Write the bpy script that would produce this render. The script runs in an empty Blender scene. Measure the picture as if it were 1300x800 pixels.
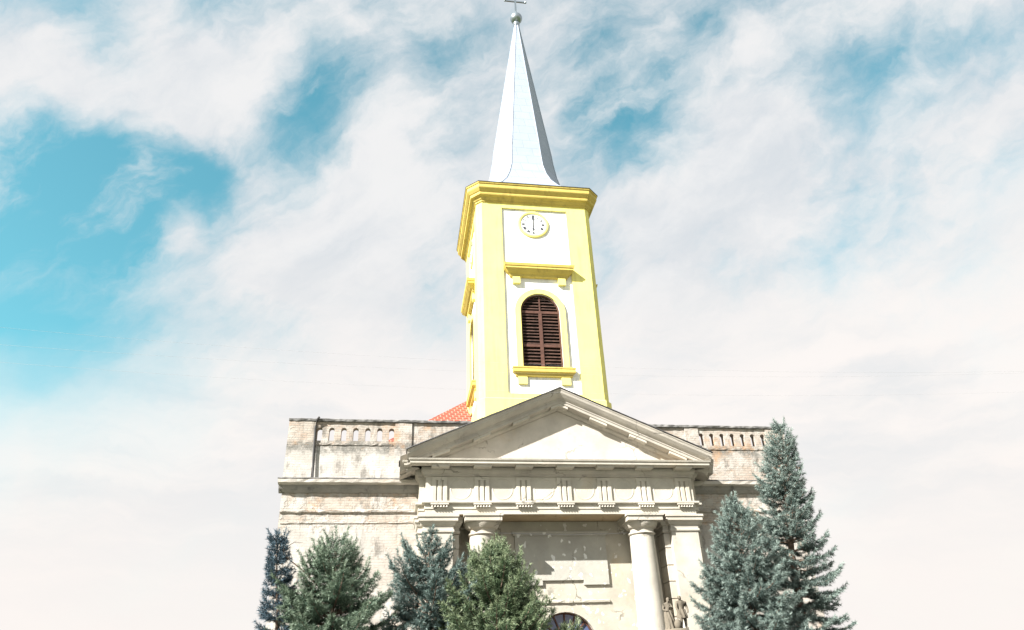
import bpy, math, random
import numpy as np
from mathutils import Vector, Matrix
from mathutils.geometry import tessellate_polygon

C = bpy.context.scene
R = math.radians

# ------------------------------------------------------------------ camera
cam_d = bpy.data.cameras.new('camera')
cam = bpy.data.objects.new('camera', cam_d)
C.collection.objects.link(cam)
C.camera = cam
cam_d.sensor_width = 36.0
cam_d.lens = 890.5 / 1300 * 36.0
cam_d.clip_end = 20000
_r = (0.98819785, -0.14879449, -0.0364034)
_u = (-0.04002452, -0.48019614, 0.87624751)
_f = (0.14786158, 0.86444888, 0.48048423)
cam.matrix_world = Matrix(((_r[0], _u[0], -_f[0], -6.132),
                           (_r[1], _u[1], -_f[1], -26.0),
                           (_r[2], _u[2], -_f[2], 1.6),
                           (0, 0, 0, 1)))

# ------------------------------------------------------------------ light
EXPOSURE = 1.7
SUN_AZ, SUN_EL = R(57), R(36)          # azimuth left of the facade's normal
sun_d = bpy.data.lights.new('sun', 'SUN')
sun_d.energy = 5.0
sun_d.angle = R(0.5)
sun_d.color = (1.0, 0.965, 0.92)
sun = bpy.data.objects.new('sun', sun_d)
C.collection.objects.link(sun)
to_sun = Vector((-math.sin(SUN_AZ) * math.cos(SUN_EL), -math.cos(SUN_AZ) * math.cos(SUN_EL), math.sin(SUN_EL)))
sun.rotation_euler = to_sun.to_track_quat('Z', 'Y').to_euler()
sun.location = to_sun * 200

C.view_settings.view_transform = 'Standard'
C.view_settings.look = 'None'
C.view_settings.exposure = EXPOSURE
C.view_settings.gamma = 1.0
C.view_settings.use_curve_mapping = False


# ------------------------------------------------------------------ node helper
class N:
    def __init__(self, tree):
        self.t = tree
        self.n = tree.nodes
        self.l = tree.links

    def node(self, kind, **kw):
        n = self.n.new(kind)
        for k, v in kw.items():
            setattr(n, k, v)
        return n

    def put(self, sock, v):
        if v is None:
            return
        if isinstance(v, bpy.types.NodeSocket):
            self.l.new(v, sock)
        else:
            if isinstance(v, (tuple, list)) and len(v) == 3 and sock.type == 'RGBA':
                v = (*v, 1)
            sock.default_value = v

    def math(self, op, a, b=None, c=None, clamp=False):
        n = self.node('ShaderNodeMath', operation=op, use_clamp=clamp)
        self.put(n.inputs[0], a)
        self.put(n.inputs[1], b)
        self.put(n.inputs[2], c)
        return n.outputs[0]

    def add(self, a, b): return self.math('ADD', a, b)
    def sub(self, a, b): return self.math('SUBTRACT', a, b)
    def mul(self, a, b): return self.math('MULTIPLY', a, b)

    def vec(self, op, a, b=None):
        n = self.node('ShaderNodeVectorMath', operation=op)
        self.put(n.inputs[0], a)
        if op == 'SCALE':
            self.put(n.inputs[3], b)
        else:
            self.put(n.inputs[1], b)
        return n.outputs[1] if op == 'DOT_PRODUCT' else n.outputs[0]

    def noise(self, v, scale, detail=4, rough=.55, color=False, dist=0.0):
        n = self.node('ShaderNodeTexNoise')
        self.put(n.inputs['Vector'], v)
        n.inputs['Scale'].default_value = scale
        n.inputs['Detail'].default_value = detail
        n.inputs['Roughness'].default_value = rough
        n.inputs['Distortion'].default_value = dist
        return n.outputs['Color' if color else 'Fac']

    def step(self, v, a, b, lo=0.0, hi=1.0, smooth=True):
        n = self.node('ShaderNodeMapRange', interpolation_type='SMOOTHSTEP' if smooth else 'LINEAR')
        n.clamp = True
        self.put(n.inputs[0], v)
        for i, x in enumerate((a, b, lo, hi)):
            self.put(n.inputs[i + 1], x)
        return n.outputs[0]

    def mix(self, f, a, b, mode='MIX'):
        n = self.node('ShaderNodeMix', data_type='RGBA', blend_type=mode)
        self.put(n.inputs[0], f)
        self.put(n.inputs[6], a)
        self.put(n.inputs[7], b)
        return n.outputs[2]

    def sep(self, v):
        n = self.node('ShaderNodeSeparateXYZ')
        self.put(n.inputs[0], v)
        return n.outputs

    def comb(self, x, y, z):
        n = self.node('ShaderNodeCombineXYZ')
        for i, v in enumerate((x, y, z)):
            self.put(n.inputs[i], v)
        return n.outputs[0]


# ------------------------------------------------------------------ sky
world = bpy.data.worlds.new('World')
C.world = world
world.use_nodes = True
wt = world.node_tree
wt.nodes.clear()
w = N(wt)
out = w.node('ShaderNodeOutputWorld')
bg = w.node('ShaderNodeBackground')
wt.links.new(bg.outputs[0], out.inputs[0])
SKY_S = 0.1
bg.inputs[1].default_value = SKY_S
sky = w.node('ShaderNodeTexSky', sky_type='NISHITA')
sky.sun_disc = False
sky.sun_elevation = SUN_EL
sky.sun_rotation = math.atan2(to_sun.x, to_sun.y)
sky.ozone_density = 1.6
d = w.node('ShaderNodeTexCoord').outputs['Generated']
d = w.vec('NORMALIZE', d)
dz = w.sep(d)[2]
# the cloud deck, seen from below: flattened towards the horizon
n1 = w.noise(d, 3.2, 5, .6, color=True)
n2 = w.noise(d, 11, 5, .65, color=True)
warp = w.vec('ADD', w.vec('SCALE', w.vec('SUBTRACT', n1, (.5, .5, .5)), .12),
             w.vec('SCALE', w.vec('SUBTRACT', n2, (.5, .5, .5)), .045))
dw = w.vec('NORMALIZE', w.vec('ADD', d, warp))
# where this afternoon's gaps (-) and cloud banks (+) are: direction, radius in degrees, weight
BANKS = [
    (-.45, .725, .52, 7.0, -1.15), (-.43, .69, .58, 3.5, -.7), (-.375, .735, .565, 5.5, -.95), (-.32, .76, .57, 4.5, -.75), (-.30, .75, .60, 3, -.5), (-.205, .771, .602, 4, -.7), (-.47, .77, .43, 7, -.6),
    (-.111, .711, .695, 4.2, -1.2), (-.15, .74, .655, 3.4, -.7), (-.265, .73, .63, 2.6, -.6), (-.38, .70, .60, 2.6, -.5), (-.45, .79, .42, 12, -.5), (-.30, .83, .46, 10, -.45),
    (-.337, .625, .704, 4.0, .7), (-.226, .683, .695, 4.2, .85), (-.29, .66, .69, 3, .45), (-.445, .642, .625, 5.0, .85), (-.40, .665, .63, 3, .45), (-.25, .70, .67, 3, .4),
    (-.13, .785, .60, 6.5, .7), (-.304, .778, .55, 1.8, .7), (-.285, .785, .535, 1.5, .5), (-.40, .61, .685, 4, -.8), (-.33, .60, .725, 4, -.5),
    (-.2, .60, .77, 5, -.3), (.0, .62, .78, 5, -.2), (-.05, .76, .64, 3, .3),
    (.301, .681, .668, 4.4, -.65), (.27, .66, .70, 3.5, -.45), (.36, .60, .71, 3, -.35), (.25, .71, .655, 3, -.3), (.22, .64, .735, 3, -.25),
    (.53, .50, .68, 5, -.35), (.545, .54, .64, 3.5, -.35), (.615, .47, .63, 3.5, -.5), (.48, .56, .675, 3, -.3),
    (.42, .60, .68, 5, .4), (.62, .53, .575, 4, .45), (.60, .49, .63, 2, .4),
    (.127, .70, .70, 4, .25), (.45, .75, .45, 12, .3), (.0, .88, .42, 12, .25),
]
bias = None
for x, y, z, rad, wt_ in BANKS:
    v = Vector((x, y, z)).normalized()
    dp = w.vec('DOT_PRODUCT', dw, tuple(v))
    s = w.step(dp, math.cos(R(rad * 1.45)), 1.0, 0.0, wt_)
    bias = s if bias is None else w.add(bias, s)
soft = w.noise(w.vec('ADD', dw, (3.1, 1.7, .4)), 3.0, 3, .5)
puff = w.noise(w.vec('ADD', dw, (3.1, 1.7, .4)), 5.0, 9, .56)
# wind-drawn wisps: fine grain stretched along one bearing of the deck
wx = w.vec('DOT_PRODUCT', dw, (.80, -.25, .54))
wy = w.vec('DOT_PRODUCT', dw, (.53, .66, -.53))
wz = w.vec('DOT_PRODUCT', dw, (-.22, .71, .66))
wisp = w.noise(w.comb(w.mul(wx, 4.0), w.mul(wy, 13.0), w.mul(wz, 13.0)), 1.25, 9, .60)
fine = w.noise(w.vec('ADD', d, w.vec('SCALE', w.vec('SUBTRACT', n2, (.5, .5, .5)), .12)), 17, 8, .68)
high = w.step(dz, .30, .56)
grain = w.add(w.add(w.mul(w.sub(puff, .5), 2.3), w.mul(w.sub(wisp, .5), 1.7)), w.add(w.mul(w.sub(fine, .5), .5), w.mul(w.sub(soft, .5), 1.2)))
cov = w.add(w.add(w.mul(bias, .80), w.step(dz, .58, .28, .58, 1.05)), w.mul(grain, w.add(w.mul(high, 1.05), .22)))
m = w.step(cov, -.85, 1.12)
# colours of clear air, of cloud bodies and of the thin veil
G = 1.0 / (2 ** EXPOSURE) / SKY_S
def sc(c, k=1.0):
    return tuple(v * G * k for v in c)
air = w.mix(1.0, sky.outputs[0], (.50, .97, .72), 'MULTIPLY')
shade = w.noise(w.vec('ADD', dw, (7.3, 2.2, 5.5)), 3.4, 9, .6)
body = w.mix(w.step(w.add(w.mul(shade, .6), w.mul(wisp, .4)), .36, .60), sc((.70, .745, .79)), sc((.885, .885, .89)))
bank = w.noise(w.vec('MULTIPLY', w.vec('ADD', dw, (1.1, 6.2, 2.5)), (1.0, 1.0, 4.2)), 2.0, 9, .6)
pale = w.mix(w.step(bank, .36, .58), sc((.83, .84, .85)), sc((.995, .945, .915)))
pale = w.mix(w.step(dz, .33, .06, 0.0, .9), pale, sc((.98, .925, .89)))
body = w.mix(w.step(dz, .62, .32), body, pale)
col = w.mix(m, air, body)
curl = w.noise(w.comb(w.mul(wx, 4.0), w.mul(wy, 11.0), w.mul(wz, 8.0)), 1.3, 10, .62)
col = w.mix(w.mul(w.step(curl, .46, .78, 0.0, .8), w.step(dz, .34, .58)), col, sc((.90, .90, .905)))
wt.links.new(col, bg.inputs[0])


# ------------------------------------------------------------------ materials
def new_mat(name):
    mt = bpy.data.materials.new(name)
    mt.use_nodes = True
    t = mt.node_tree
    b = t.nodes['Principled BSDF']
    return mt, N(t), b


def bump(n, b, h, strength=.3, dist=.02):
    bp = n.node('ShaderNodeBump')
    bp.inputs['Strength'].default_value = strength
    bp.inputs['Distance'].default_value = dist
    n.put(bp.inputs['Height'], h)
    n.l.new(bp.outputs[0], b.inputs['Normal'])


def pos(n):
    return n.node('ShaderNodeNewGeometry').outputs['Position']


def simple(name, c, rough=.7, metal=0, var=.12, scale=3.0, bs=.15, spec=.3, streak=0):
    mt, n, b = new_mat(name)
    p = pos(n)
    f = n.noise(p, scale, 6, .6)
    lo = tuple(v * (1 - var) for v in c)
    hi = tuple(min(1, v * (1 + var)) for v in c)
    c0 = n.mix(n.step(f, .3, .7), lo, hi)
    if streak:                       # rain runs and blotched weathering of the paint
        run = n.noise(n.vec('MULTIPLY', p, (5, 5, .35)), 1.0, 7, .62)
        blot = n.noise(n.vec('ADD', p, (3, 8, 1)), .8, 8, .68)
        c0 = n.mix(n.mul(n.step(n.add(n.mul(run, .6), n.mul(blot, .4)), .48, .66), streak), c0, tuple(v * k for v, k in zip(c, (.50, .48, .60))))
    n.put(b.inputs['Base Color'], c0)
    b.inputs['Roughness'].default_value = rough
    b.inputs['Metallic'].default_value = metal
    b.inputs['Specular IOR Level'].default_value = spec
    if bs:
        bump(n, b, n.noise(p, scale * 9, 5, .6), bs, .01)
    return mt


def stone(name, c, dirt=(.20, .19, .17), ochre=(.42, .27, .10), dirt_amt=.5, ochre_amt=.3, peel=None, joints=False):
    """weathered plaster / stone: base tone, pale and dirty patches, rusty patches, flakes and hairline cracks"""
    mt, n, b = new_mat(name)
    p = pos(n)
    f1 = n.noise(p, .9, 6, .6)
    f2 = n.noise(n.vec('ADD', p, (5, 3, 9)), 2.6, 8, .68)
    f3 = n.noise(n.vec('ADD', p, (11, 4, 2)), .55, 5, .55)
    f4 = n.noise(n.vec('MULTIPLY', p, (3.2, 3.2, .5)), 1.0, 6, .62)
    c0 = n.mix(n.step(f1, .32, .68), tuple(v * .86 for v in c), tuple(min(.9, v * 1.1) for v in c))
    c0 = n.mix(n.mul(n.step(f3, .56, .74), ochre_amt), c0, ochre)
    c0 = n.mix(n.mul(n.step(n.add(n.mul(f2, .6), n.mul(f4, .4)), .54, .68), dirt_amt), c0, dirt)
    vo = n.node('ShaderNodeTexVoronoi', feature='DISTANCE_TO_EDGE')
    n.put(vo.inputs['Vector'], n.vec('ADD', p, n.vec('SCALE', n.noise(p, 1.4, 4, .6, color=True), .8)))
    vo.inputs['Scale'].default_value = .42
    crack = n.mul(n.step(vo.outputs['Distance'], .012, .004), n.step(f1, .48, .6))
    c0 = n.mix(n.mul(crack, .7), c0, tuple(v * .4 for v in c))
    if peel:
        f5 = n.noise(n.vec('MULTIPLY', p, (1, 1, .75)), 4.6, 3, .5)
        c0 = n.mix(n.step(f5, .64, .66), c0, peel)
    h = n.add(n.mul(f2, .6), n.noise(p, 22, 5, .7))
    if joints:
        br = n.node('ShaderNodeTexBrick')
        s = n.sep(p)
        n.put(br.inputs['Vector'], n.comb(s[0], s[2], 0.0))
        br.inputs['Scale'].default_value = 1
        br.inputs['Brick Width'].default_value = 1.3
        br.inputs['Row Height'].default_value = .46
        br.inputs['Mortar Size'].default_value = .008
        c0 = n.mix(n.mul(br.outputs['Fac'], .35), c0, dirt)
    n.put(b.inputs['Base Color'], c0)
    b.inputs['Roughness'].default_value = .88
    b.inputs['Specular IOR Level'].default_value = .2
    bump(n, b, n.sub(h, n.mul(crack, .8)), .45, .025)
    return mt


def old_brick(name, plaster_lo, plaster_hi, banded=False):
    """brickwork with worn lime plaster still clinging to it"""
    mt, n, b = new_mat(name)
    p = pos(n)
    s = n.sep(p)
    wob = n.noise(p, 1.5, 3, .5, color=True)
    ws = n.sep(wob)
    v = n.comb(n.add(n.add(s[0], s[1]), n.mul(ws[0], .05)), n.add(s[2], n.mul(n.sub(ws[1], .5), .05)), 0.0)
    br = n.node('ShaderNodeTexBrick')
    n.put(br.inputs['Vector'], v)
    br.inputs['Scale'].default_value = 1
    br.inputs['Brick Width'].default_value = .31
    br.inputs['Row Height'].default_value = .098
    br.inputs['Mortar Size'].default_value = .013
    br.inputs['Mortar Smooth'].default_value = .35
    br.inputs['Bias'].default_value = -.1
    br.inputs['Color1'].default_value = (.31, .215, .155, 1)
    br.inputs['Color2'].default_value = (.39, .325, .265, 1)
    br.inputs['Mortar'].default_value = (.19, .17, .145, 1)
    f1 = n.noise(p, .75, 7, .62)
    f2 = n.noise(n.vec('ADD', p, (4, 7, 1)), 3.5, 8, .68)
    f3 = n.noise(n.vec('MULTIPLY', p, (1.0, 1.0, 2.6)), 1.1, 7, .62)
    wash = n.mix(n.step(f2, .3, .7), tuple(x * .82 for x in plaster_lo), plaster_lo)
    brick = n.mix(n.step(n.add(n.mul(f2, .5), n.mul(f3, .5)), .40, .58, .38, .88), br.outputs['Color'], wash)
    cover = n.step(n.add(n.mul(f1, .75), n.mul(f2, .25)), plaster_hi[0], plaster_hi[1])
    if banded:                       # render survives on the lower field, bare brick shows along the slits
        zz = n.add(s[2], n.mul(n.sub(f2, .5), 1.1))
        cover = n.math('MAXIMUM', n.mul(cover, .6), n.mul(n.step(zz, 10.62, 10.40), n.step(s[0], 2.0, -2.0)))
    else:                            # the lower wall still wears its render, ragged along the top
        zz = n.add(s[2], n.mul(n.sub(f2, .5), 2.2))
        cover = n.math('MAXIMUM', cover, n.mul(n.step(zz, 7.65, 7.35), n.step(n.add(s[0], n.mul(f1, 3.0)), -5.2, -6.6, .6, 1.0)))
    pl = n.mix(n.step(n.noise(p, 1.7, 6, .6), .35, .65), (.35, .325, .295), (.43, .41, .38))
    c0 = n.mix(cover, brick, pl)
    # soot and lichen: ragged runs and blotches
    run = n.noise(n.vec('MULTIPLY', p, (4.2, 4.2, .7)), .8, 7, .66)
    f6 = n.noise(n.vec('ADD', p, (13, 1, 6)), 1.3, 8, .7)
    c0 = n.mix(n.mul(n.step(n.add(n.mul(run, .5), n.mul(f6, .5)), .515, .62), .72), c0, (.13, .12, .105))
    if banded:
        zb = n.add(s[2], n.mul(n.sub(f2, .5), .9))
        grime = n.mul(n.step(zb, 10.15, 10.5), n.step(zb, 10.85, 10.62))
        c0 = n.mix(n.mul(n.mul(grime, n.step(f6, .34, .52)), .9), c0, (.15, .145, .13))
    rust = n.step(n.noise(n.vec('ADD', p, (2, 9, 4)), .9, 6, .65), .54, .70)
    c0 = n.mix(n.mul(n.mul(rust, .55), n.sub(1.0, n.mul(cover, .7))), c0, (.40, .22, .10))
    # scattered pits where bricks have spalled
    pit = n.step(n.noise(n.vec('MULTIPLY', p, (3.2, 3.2, 9)), 1.7, 3, .5), .66, .72)
    c0 = n.mix(n.mul(n.mul(pit, n.sub(1.0, cover)), .6), c0, (.30, .17, .10))
    n.put(b.inputs['Base Color'], c0)
    b.inputs['Roughness'].default_value = .92
    b.inputs['Specular IOR Level'].default_value = .15
    h = n.add(n.mul(n.mul(br.outputs['Fac'], n.sub(1.0, n.mul(cover, .8))), -.9), n.add(n.mul(f2, .9), n.mul(cover, .9)))
    h = n.sub(h, n.mul(pit, .8))
    bump(n, b, n.add(h, n.mul(n.noise(p, 26, 4, .65), .4)), .6, .03)
    return mt


M = {}
M['wall'] = old_brick('brick_and_plaster', (.41, .38, .335), (.47, .55))
M['parapet'] = old_brick('parapet_brick', (.39, .36, .32), (.50, .58), banded=True)
M['stone'] = stone('portico_stone', (.43, .40, .345), ochre_amt=.2, dirt_amt=.35)
M['frieze'] = stone('frieze_stone', (.445, .415, .355), ochre_amt=.22, dirt_amt=.22)
M['rake'] = stone('rake_stone', (.38, .35, .305), dirt=(.2, .19, .175), dirt_amt=.65, ochre_amt=.12)
M['tymp'] = stone('tympanum_plaster', (.45, .41, .36), ochre_amt=.3, dirt_amt=.25)
M['column'] = stone('column_stone', (.41, .38, .325), dirt_amt=.4, ochre_amt=.16, dirt=(.3, .28, .25))
M['soffit'] = stone('soffit_plaster', (.36, .28, .18), ochre=(.42, .21, .05), ochre_amt=.8, dirt_amt=.5)
M['porch'] = stone('porch_plaster', (.39, .365, .305), ochre_amt=.35, dirt_amt=.18, peel=(.58, .56, .52))
M['panel'] = stone('panel_plaster', (.36, .35, .31), ochre_amt=.15, dirt_amt=.2, peel=(.66, .66, .63))
M['dark_trim'] = stone('dark_grey_stone', (.22, .21, .19), dirt=(.07, .07, .07), dirt_amt=.7, ochre_amt=.1)  # darker grey stone with blotches, for the cove below the cornice slab
M['ledge'] = stone('ledge_stone', (.40, .37, .33), dirt=(.12, .15, .14), dirt_amt=.6, ochre_amt=.15)
M['coping'] = simple('coping_slab', (.17, .165, .16), .9, var=.5, scale=4)
M['yellow'] = simple('yellow_paint', (.72, .65, .205), .75, var=.05, scale=1.2, bs=.2, spec=.25, streak=.45)
M['ochre'] = simple('ochre_paint', (.52, .40, .105), .75, var=.08, scale=1.2, bs=.2, spec=.25, streak=.55)
M['white'] = simple('white_paint', (.76, .76, .75), .8, var=.05, scale=1.5, bs=.2, spec=.2, streak=.45)
M['brown'] = simple('brown_wood', (.085, .040, .029), .6, var=.25, scale=6, bs=.2)
M['slat'] = simple('louvre_wood', (.060, .032, .024), .65, var=.45, scale=5, bs=.2)
M['dark'] = simple('dark_inside', (.02, .014, .012), .9, var=.1, bs=0)
M['black'] = simple('black_enamel', (.07, .075, .09), .5, var=.1, bs=0)
M['iron'] = simple('dark_iron', (.05, .048, .047), .7, var=.3, bs=0)
M['lead'] = simple('lead_flashing', (.06, .058, .06), .6, var=.4, scale=5, bs=.2)
M['wire'] = simple('cable_grey', (.34, .34, .35), .6, var=.1, bs=0)
M['bark'] = simple('spruce_bark', (.14, .10, .075), .95, var=.35, scale=8, bs=.6)
M['statue'] = stone('statue_stone', (.15, .13, .10), dirt=(.035, .03, .024), dirt_amt=.8, ochre_amt=.2)


def spire_metal():
    mt, n, b = new_mat('spire_sheet_metal')
    p = pos(n)
    s = n.sep(p)
    br = n.node('ShaderNodeTexBrick')
    n.put(br.inputs['Vector'], n.comb(n.add(s[0], s[1]), s[2], 0.0))
    br.inputs['Scale'].default_value = 1
    br.inputs['Brick Width'].default_value = .9
    br.inputs['Row Height'].default_value = .62
    br.inputs['Mortar Size'].default_value = .016
    br.inputs['Color1'].default_value = (.285, .325, .395, 1)
    br.inputs['Color2'].default_value = (.30, .34, .41, 1)
    br.inputs['Mortar'].default_value = (.225, .265, .33, 1)
    f = n.noise(p, 1.3, 6, .6)
    n.put(b.inputs['Base Color'], n.mix(n.mul(n.step(f, .4, .7), .3), br.outputs['Color'], (.235, .28, .355)))
    b.inputs['Metallic'].default_value = .1
    b.inputs['Roughness'].default_value = .5
    bump(n, b, n.sub(n.mul(n.noise(p, 2.5, 3, .5), .6), br.outputs['Fac']), .25, .02)
    return mt


M['spire'] = spire_metal()
M['finial'] = simple('finial_metal', (.30, .34, .37), .35, metal=.85, var=.08, bs=0, spec=.5)


def tile_mat():
    mt, n, b = new_mat('red_roof_tile')
    p = pos(n)
    s = n.sep(p)
    br = n.node('ShaderNodeTexBrick')
    n.put(br.inputs['Vector'], n.comb(s[0], n.mul(s[1], 1.22), 0.0))
    br.offset = 0.5
    br.inputs['Scale'].default_value = 1
    br.inputs['Brick Width'].default_value = .30
    br.inputs['Row Height'].default_value = .40
    br.inputs['Mortar Size'].default_value = .035
    br.inputs['Mortar Smooth'].default_value = .3
    br.inputs['Color1'].default_value = (.22, .036, .016, 1)
    br.inputs['Color2'].default_value = (.15, .026, .012, 1)
    br.inputs['Mortar'].default_value = (.30, .15, .11, 1)
    n.put(b.inputs['Base Color'], br.outputs['Color'])
    b.inputs['Roughness'].default_value = .8
    bump(n, b, n.mul(br.outputs['Fac'], -1.0), .8, .05)
    return mt


M['tile'] = tile_mat()


def glass_mat():
    mt, n, b = new_mat('fanlight_glass')
    p = pos(n)
    f = n.noise(p, 1.8, 4, .6)
    n.put(b.inputs['Base Color'], n.mix(f, (.035, .05, .11), (.12, .15, .26)))
    b.inputs['Roughness'].default_value = .08
    b.inputs['Specular IOR Level'].default_value = .8
    bump(n, b, n.noise(p, 3.5, 2, .5), .12, .02)
    return mt


M['glass'] = glass_mat()


def ground_mat():
    mt, n, b = new_mat('square_paving')
    p = pos(n)
    br = n.node('ShaderNodeTexBrick')
    n.put(br.inputs['Vector'], p)
    br.inputs['Scale'].default_value = 1
    br.inputs['Brick Width'].default_value = .4
    br.inputs['Row Height'].default_value = .4
    br.inputs['Mortar Size'].default_value = .01
    br.inputs['Color1'].default_value = (.34, .32, .29, 1)
    br.inputs['Color2'].default_value = (.30, .28, .26, 1)
    br.inputs['Mortar'].default_value = (.16, .15, .13, 1)
    f = n.noise(p, .4, 6, .6)
    n.put(b.inputs['Base Color'], n.mix(n.mul(n.step(f, .4, .7), .4), br.outputs['Color'], (.2, .19, .17)))
    b.inputs['Roughness'].default_value = .85
    return mt


M['ground'] = ground_mat()


def grass_mat():
    mt, n, b = new_mat('lawn')
    p = pos(n)
    n.put(b.inputs['Base Color'], n.mix(n.noise(p, 3, 8, .7), (.04, .06, .02), (.10, .13, .045)))
    b.inputs['Roughness'].default_value = .95
    bump(n, b, n.noise(p, 30, 4, .7), .8, .05)
    return mt


M['grass'] = grass_mat()


def needle_mat(name, dark, mid, tip):
    mt, n, b = new_mat(name)
    g = n.node('ShaderNodeNewGeometry')
    at = n.node('ShaderNodeAttribute', attribute_name='tip')
    f = n.noise(g.outputs['Position'], 2.4, 4, .6)
    rnd = g.outputs['Random Per Island']
    k = n.add(n.mul(f, .7), n.mul(rnd, .45))
    c0 = n.mix(n.step(k, .3, .85), dark, mid)
    c0 = n.mix(n.mul(at.outputs['Fac'], n.step(rnd, .1, 1.0, .35, 1.0)), c0, tip)
    n.put(b.inputs['Base Color'], c0)
    b.inputs['Roughness'].default_value = .55
    b.inputs['Specular IOR Level'].default_value = .35
    return mt


M['n_blue'] = needle_mat('blue_spruce_needles', (.030, .052, .047), (.088, .130, .114), (.30, .365, .325))
M['n_teal'] = needle_mat('bluegreen_needles', (.030, .060, .040), (.080, .130, .084), (.27, .33, .235))
M['n_olive'] = needle_mat('olive_needles', (.032, .062, .030), (.072, .118, .056), (.27, .31, .18))
M['n_dark'] = needle_mat('dark_spruce_needles', (.022, .042, .058), (.045, .078, .10), (.10, .16, .20))
M['n_bluegreen'] = needle_mat('deep_bluegreen_needles', (.026, .050, .046), (.068, .112, .100), (.23, .30, .27))
M['cone'] = simple('cone_brown', (.20, .095, .045), .8, var=.3, scale=20, bs=0)


# ------------------------------------------------------------------ mesh helpers
class MB:
    def __init__(self):
        self.v = []
        self.f = []

    def quadgrid(self, rows, closed=False, caps=False):
        """rows: list of point rings of equal length"""
        b = len(self.v)
        k = len(rows[0])
        for r in rows:
            self.v.extend(tuple(p) for p in r)
        n = len(rows)
        for i in range(n - 1):
            for j in range(k if closed else k - 1):
                j2 = (j + 1) % k
                self.f.append((b + i * k + j, b + i * k + j2, b + (i + 1) * k + j2, b + (i + 1) * k + j))
        if caps:
            self.f.append(tuple(b + j for j in range(k))[::-1])
            self.f.append(tuple(b + (n - 1) * k + j for j in range(k)))
        return self

    def box(self, x0, x1, y0, y1, z0, z1):
        b = len(self.v)
        self.v += [(x0, y0, z0), (x1, y0, z0), (x1, y1, z0), (x0, y1, z0), (x0, y0, z1), (x1, y0, z1), (x1, y1, z1), (x0, y1, z1)]
        self.f += [tuple(b + i for i in q) for q in ((0, 3, 2, 1), (4, 5, 6, 7), (0, 1, 5, 4), (1, 2, 6, 5), (2, 3, 7, 6), (3, 0, 4, 7))]
        return self

    def plate(self, outer, holes, y0, y1):
        """polygon in xz with holes, thickened from y0 to y1"""
        loops = [outer] + list(holes)
        tri = tessellate_polygon([[Vector((x, z, 0)) for x, z in lp] for lp in loops])
        pts = [p for lp in loops for p in lp]
        b = len(self.v)
        k = len(pts)
        self.v += [(x, y0, z) for x, z in pts] + [(x, y1, z) for x, z in pts]
        for t in tri:
            a, c, e = (pts[i] for i in t)
            if (c[0] - a[0]) * (e[1] - a[1]) - (c[1] - a[1]) * (e[0] - a[0]) < 0:
                t = (t[0], t[2], t[1])
            self.f.append(tuple(b + i for i in t))
            self.f.append(tuple(b + k + i for i in reversed(t)))
        o = 0
        for lp in loops:
            n = len(lp)
            for i in range(n):
                j = (i + 1) % n
                self.f.append((b + o + i, b + k + o + i, b + k + o + j, b + o + j))
            o += n
        return self

    def lathe(self, prof, cx, cy, seg=48):
        rows = []
        for r, z in prof:
            rows.append([(cx + r * math.cos(2 * math.pi * i / seg), cy + r * math.sin(2 * math.pi * i / seg), z) for i in range(seg)])
        return self.quadgrid(rows, closed=True, caps=True)

    def tube(self, pts, rad, seg=8):
        rows = []
        pts = [Vector(p) for p in pts]
        for i, p in enumerate(pts):
            t = (pts[min(i + 1, len(pts) - 1)] - pts[max(i - 1, 0)]).normalized()
            a = t.orthogonal().normalized() if abs(t.z) > .99 else t.cross(Vector((0, 0, 1))).normalized()
            c = t.cross(a)
            r = rad[i] if isinstance(rad, (list, tuple)) else rad
            rows.append([p + (a * math.cos(2 * math.pi * k / seg) + c * math.sin(2 * math.pi * k / seg)) * r for k in range(seg)])
        return self.quadgrid(rows, closed=True, caps=True)

    def urun(self, prof, x0, x1, y0, yb):
        """moulding profile [(out, z)] run round three sides: left return, front, right return"""
        rows = [[(x0 - p, yb, z), (x0 - p, y0 - p, z), (x1 + p, y0 - p, z), (x1 + p, yb, z)] for p, z in prof]
        return self.quadgrid(rows, closed=True, caps=True)


CHURCH = None


def obj(name, mb, mat, parent=None, smooth=False, sharp=40):
    me = bpy.data.meshes.new(name)
    me.from_pydata(mb.v, [], mb.f)
    import bmesh
    bm = bmesh.new()
    bm.from_mesh(me)
    bmesh.ops.recalc_face_normals(bm, faces=bm.faces)
    bm.to_mesh(me)
    bm.free()
    me.materials.append(mat)
    if smooth:
        for p in me.polygons:
            p.use_smooth = True
        me.set_sharp_from_angle(angle=R(sharp))
    o = bpy.data.objects.new(name, me)
    C.collection.objects.link(o)
    if parent:
        o.parent = parent
    return o


def tag(o, label, cat, group=None):
    o['label'] = label
    o['category'] = cat
    if group:
        o['group'] = group
    return o


def empty(name, loc=(0, 0, 0)):
    o = bpy.data.objects.new(name, None)
    o.location = loc
    C.collection.objects.link(o)
    return o


def arch(x0, x1, z0, zs, seg=20):
    """closed outline of a round-headed opening, counter-clockwise"""
    r = (x1 - x0) / 2
    cx = (x0 + x1) / 2
    return [(x0, z0), (x1, z0)] + [(cx + r * math.cos(math.pi * i / seg), zs + r * math.sin(math.pi * i / seg)) for i in range(seg + 1)]


def jitter_strip(mb, x0, x1, step, prof, seed, amp):
    """a moulding along x whose worn edge wanders; prof [(y, z)] closed section"""
    rng = random.Random(seed)
    n = max(2, int((x1 - x0) / step))
    rows = []
    for i in range(n + 1):
        x = x0 + (x1 - x0) * i / n
        e = 0 if i in (0, n) else 1
        rows.append([(x, y + e * rng.uniform(-amp, amp), z + e * rng.uniform(-amp, amp)) for y, z in prof])
    return mb.quadgrid(rows, closed=True, caps=True)


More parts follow.
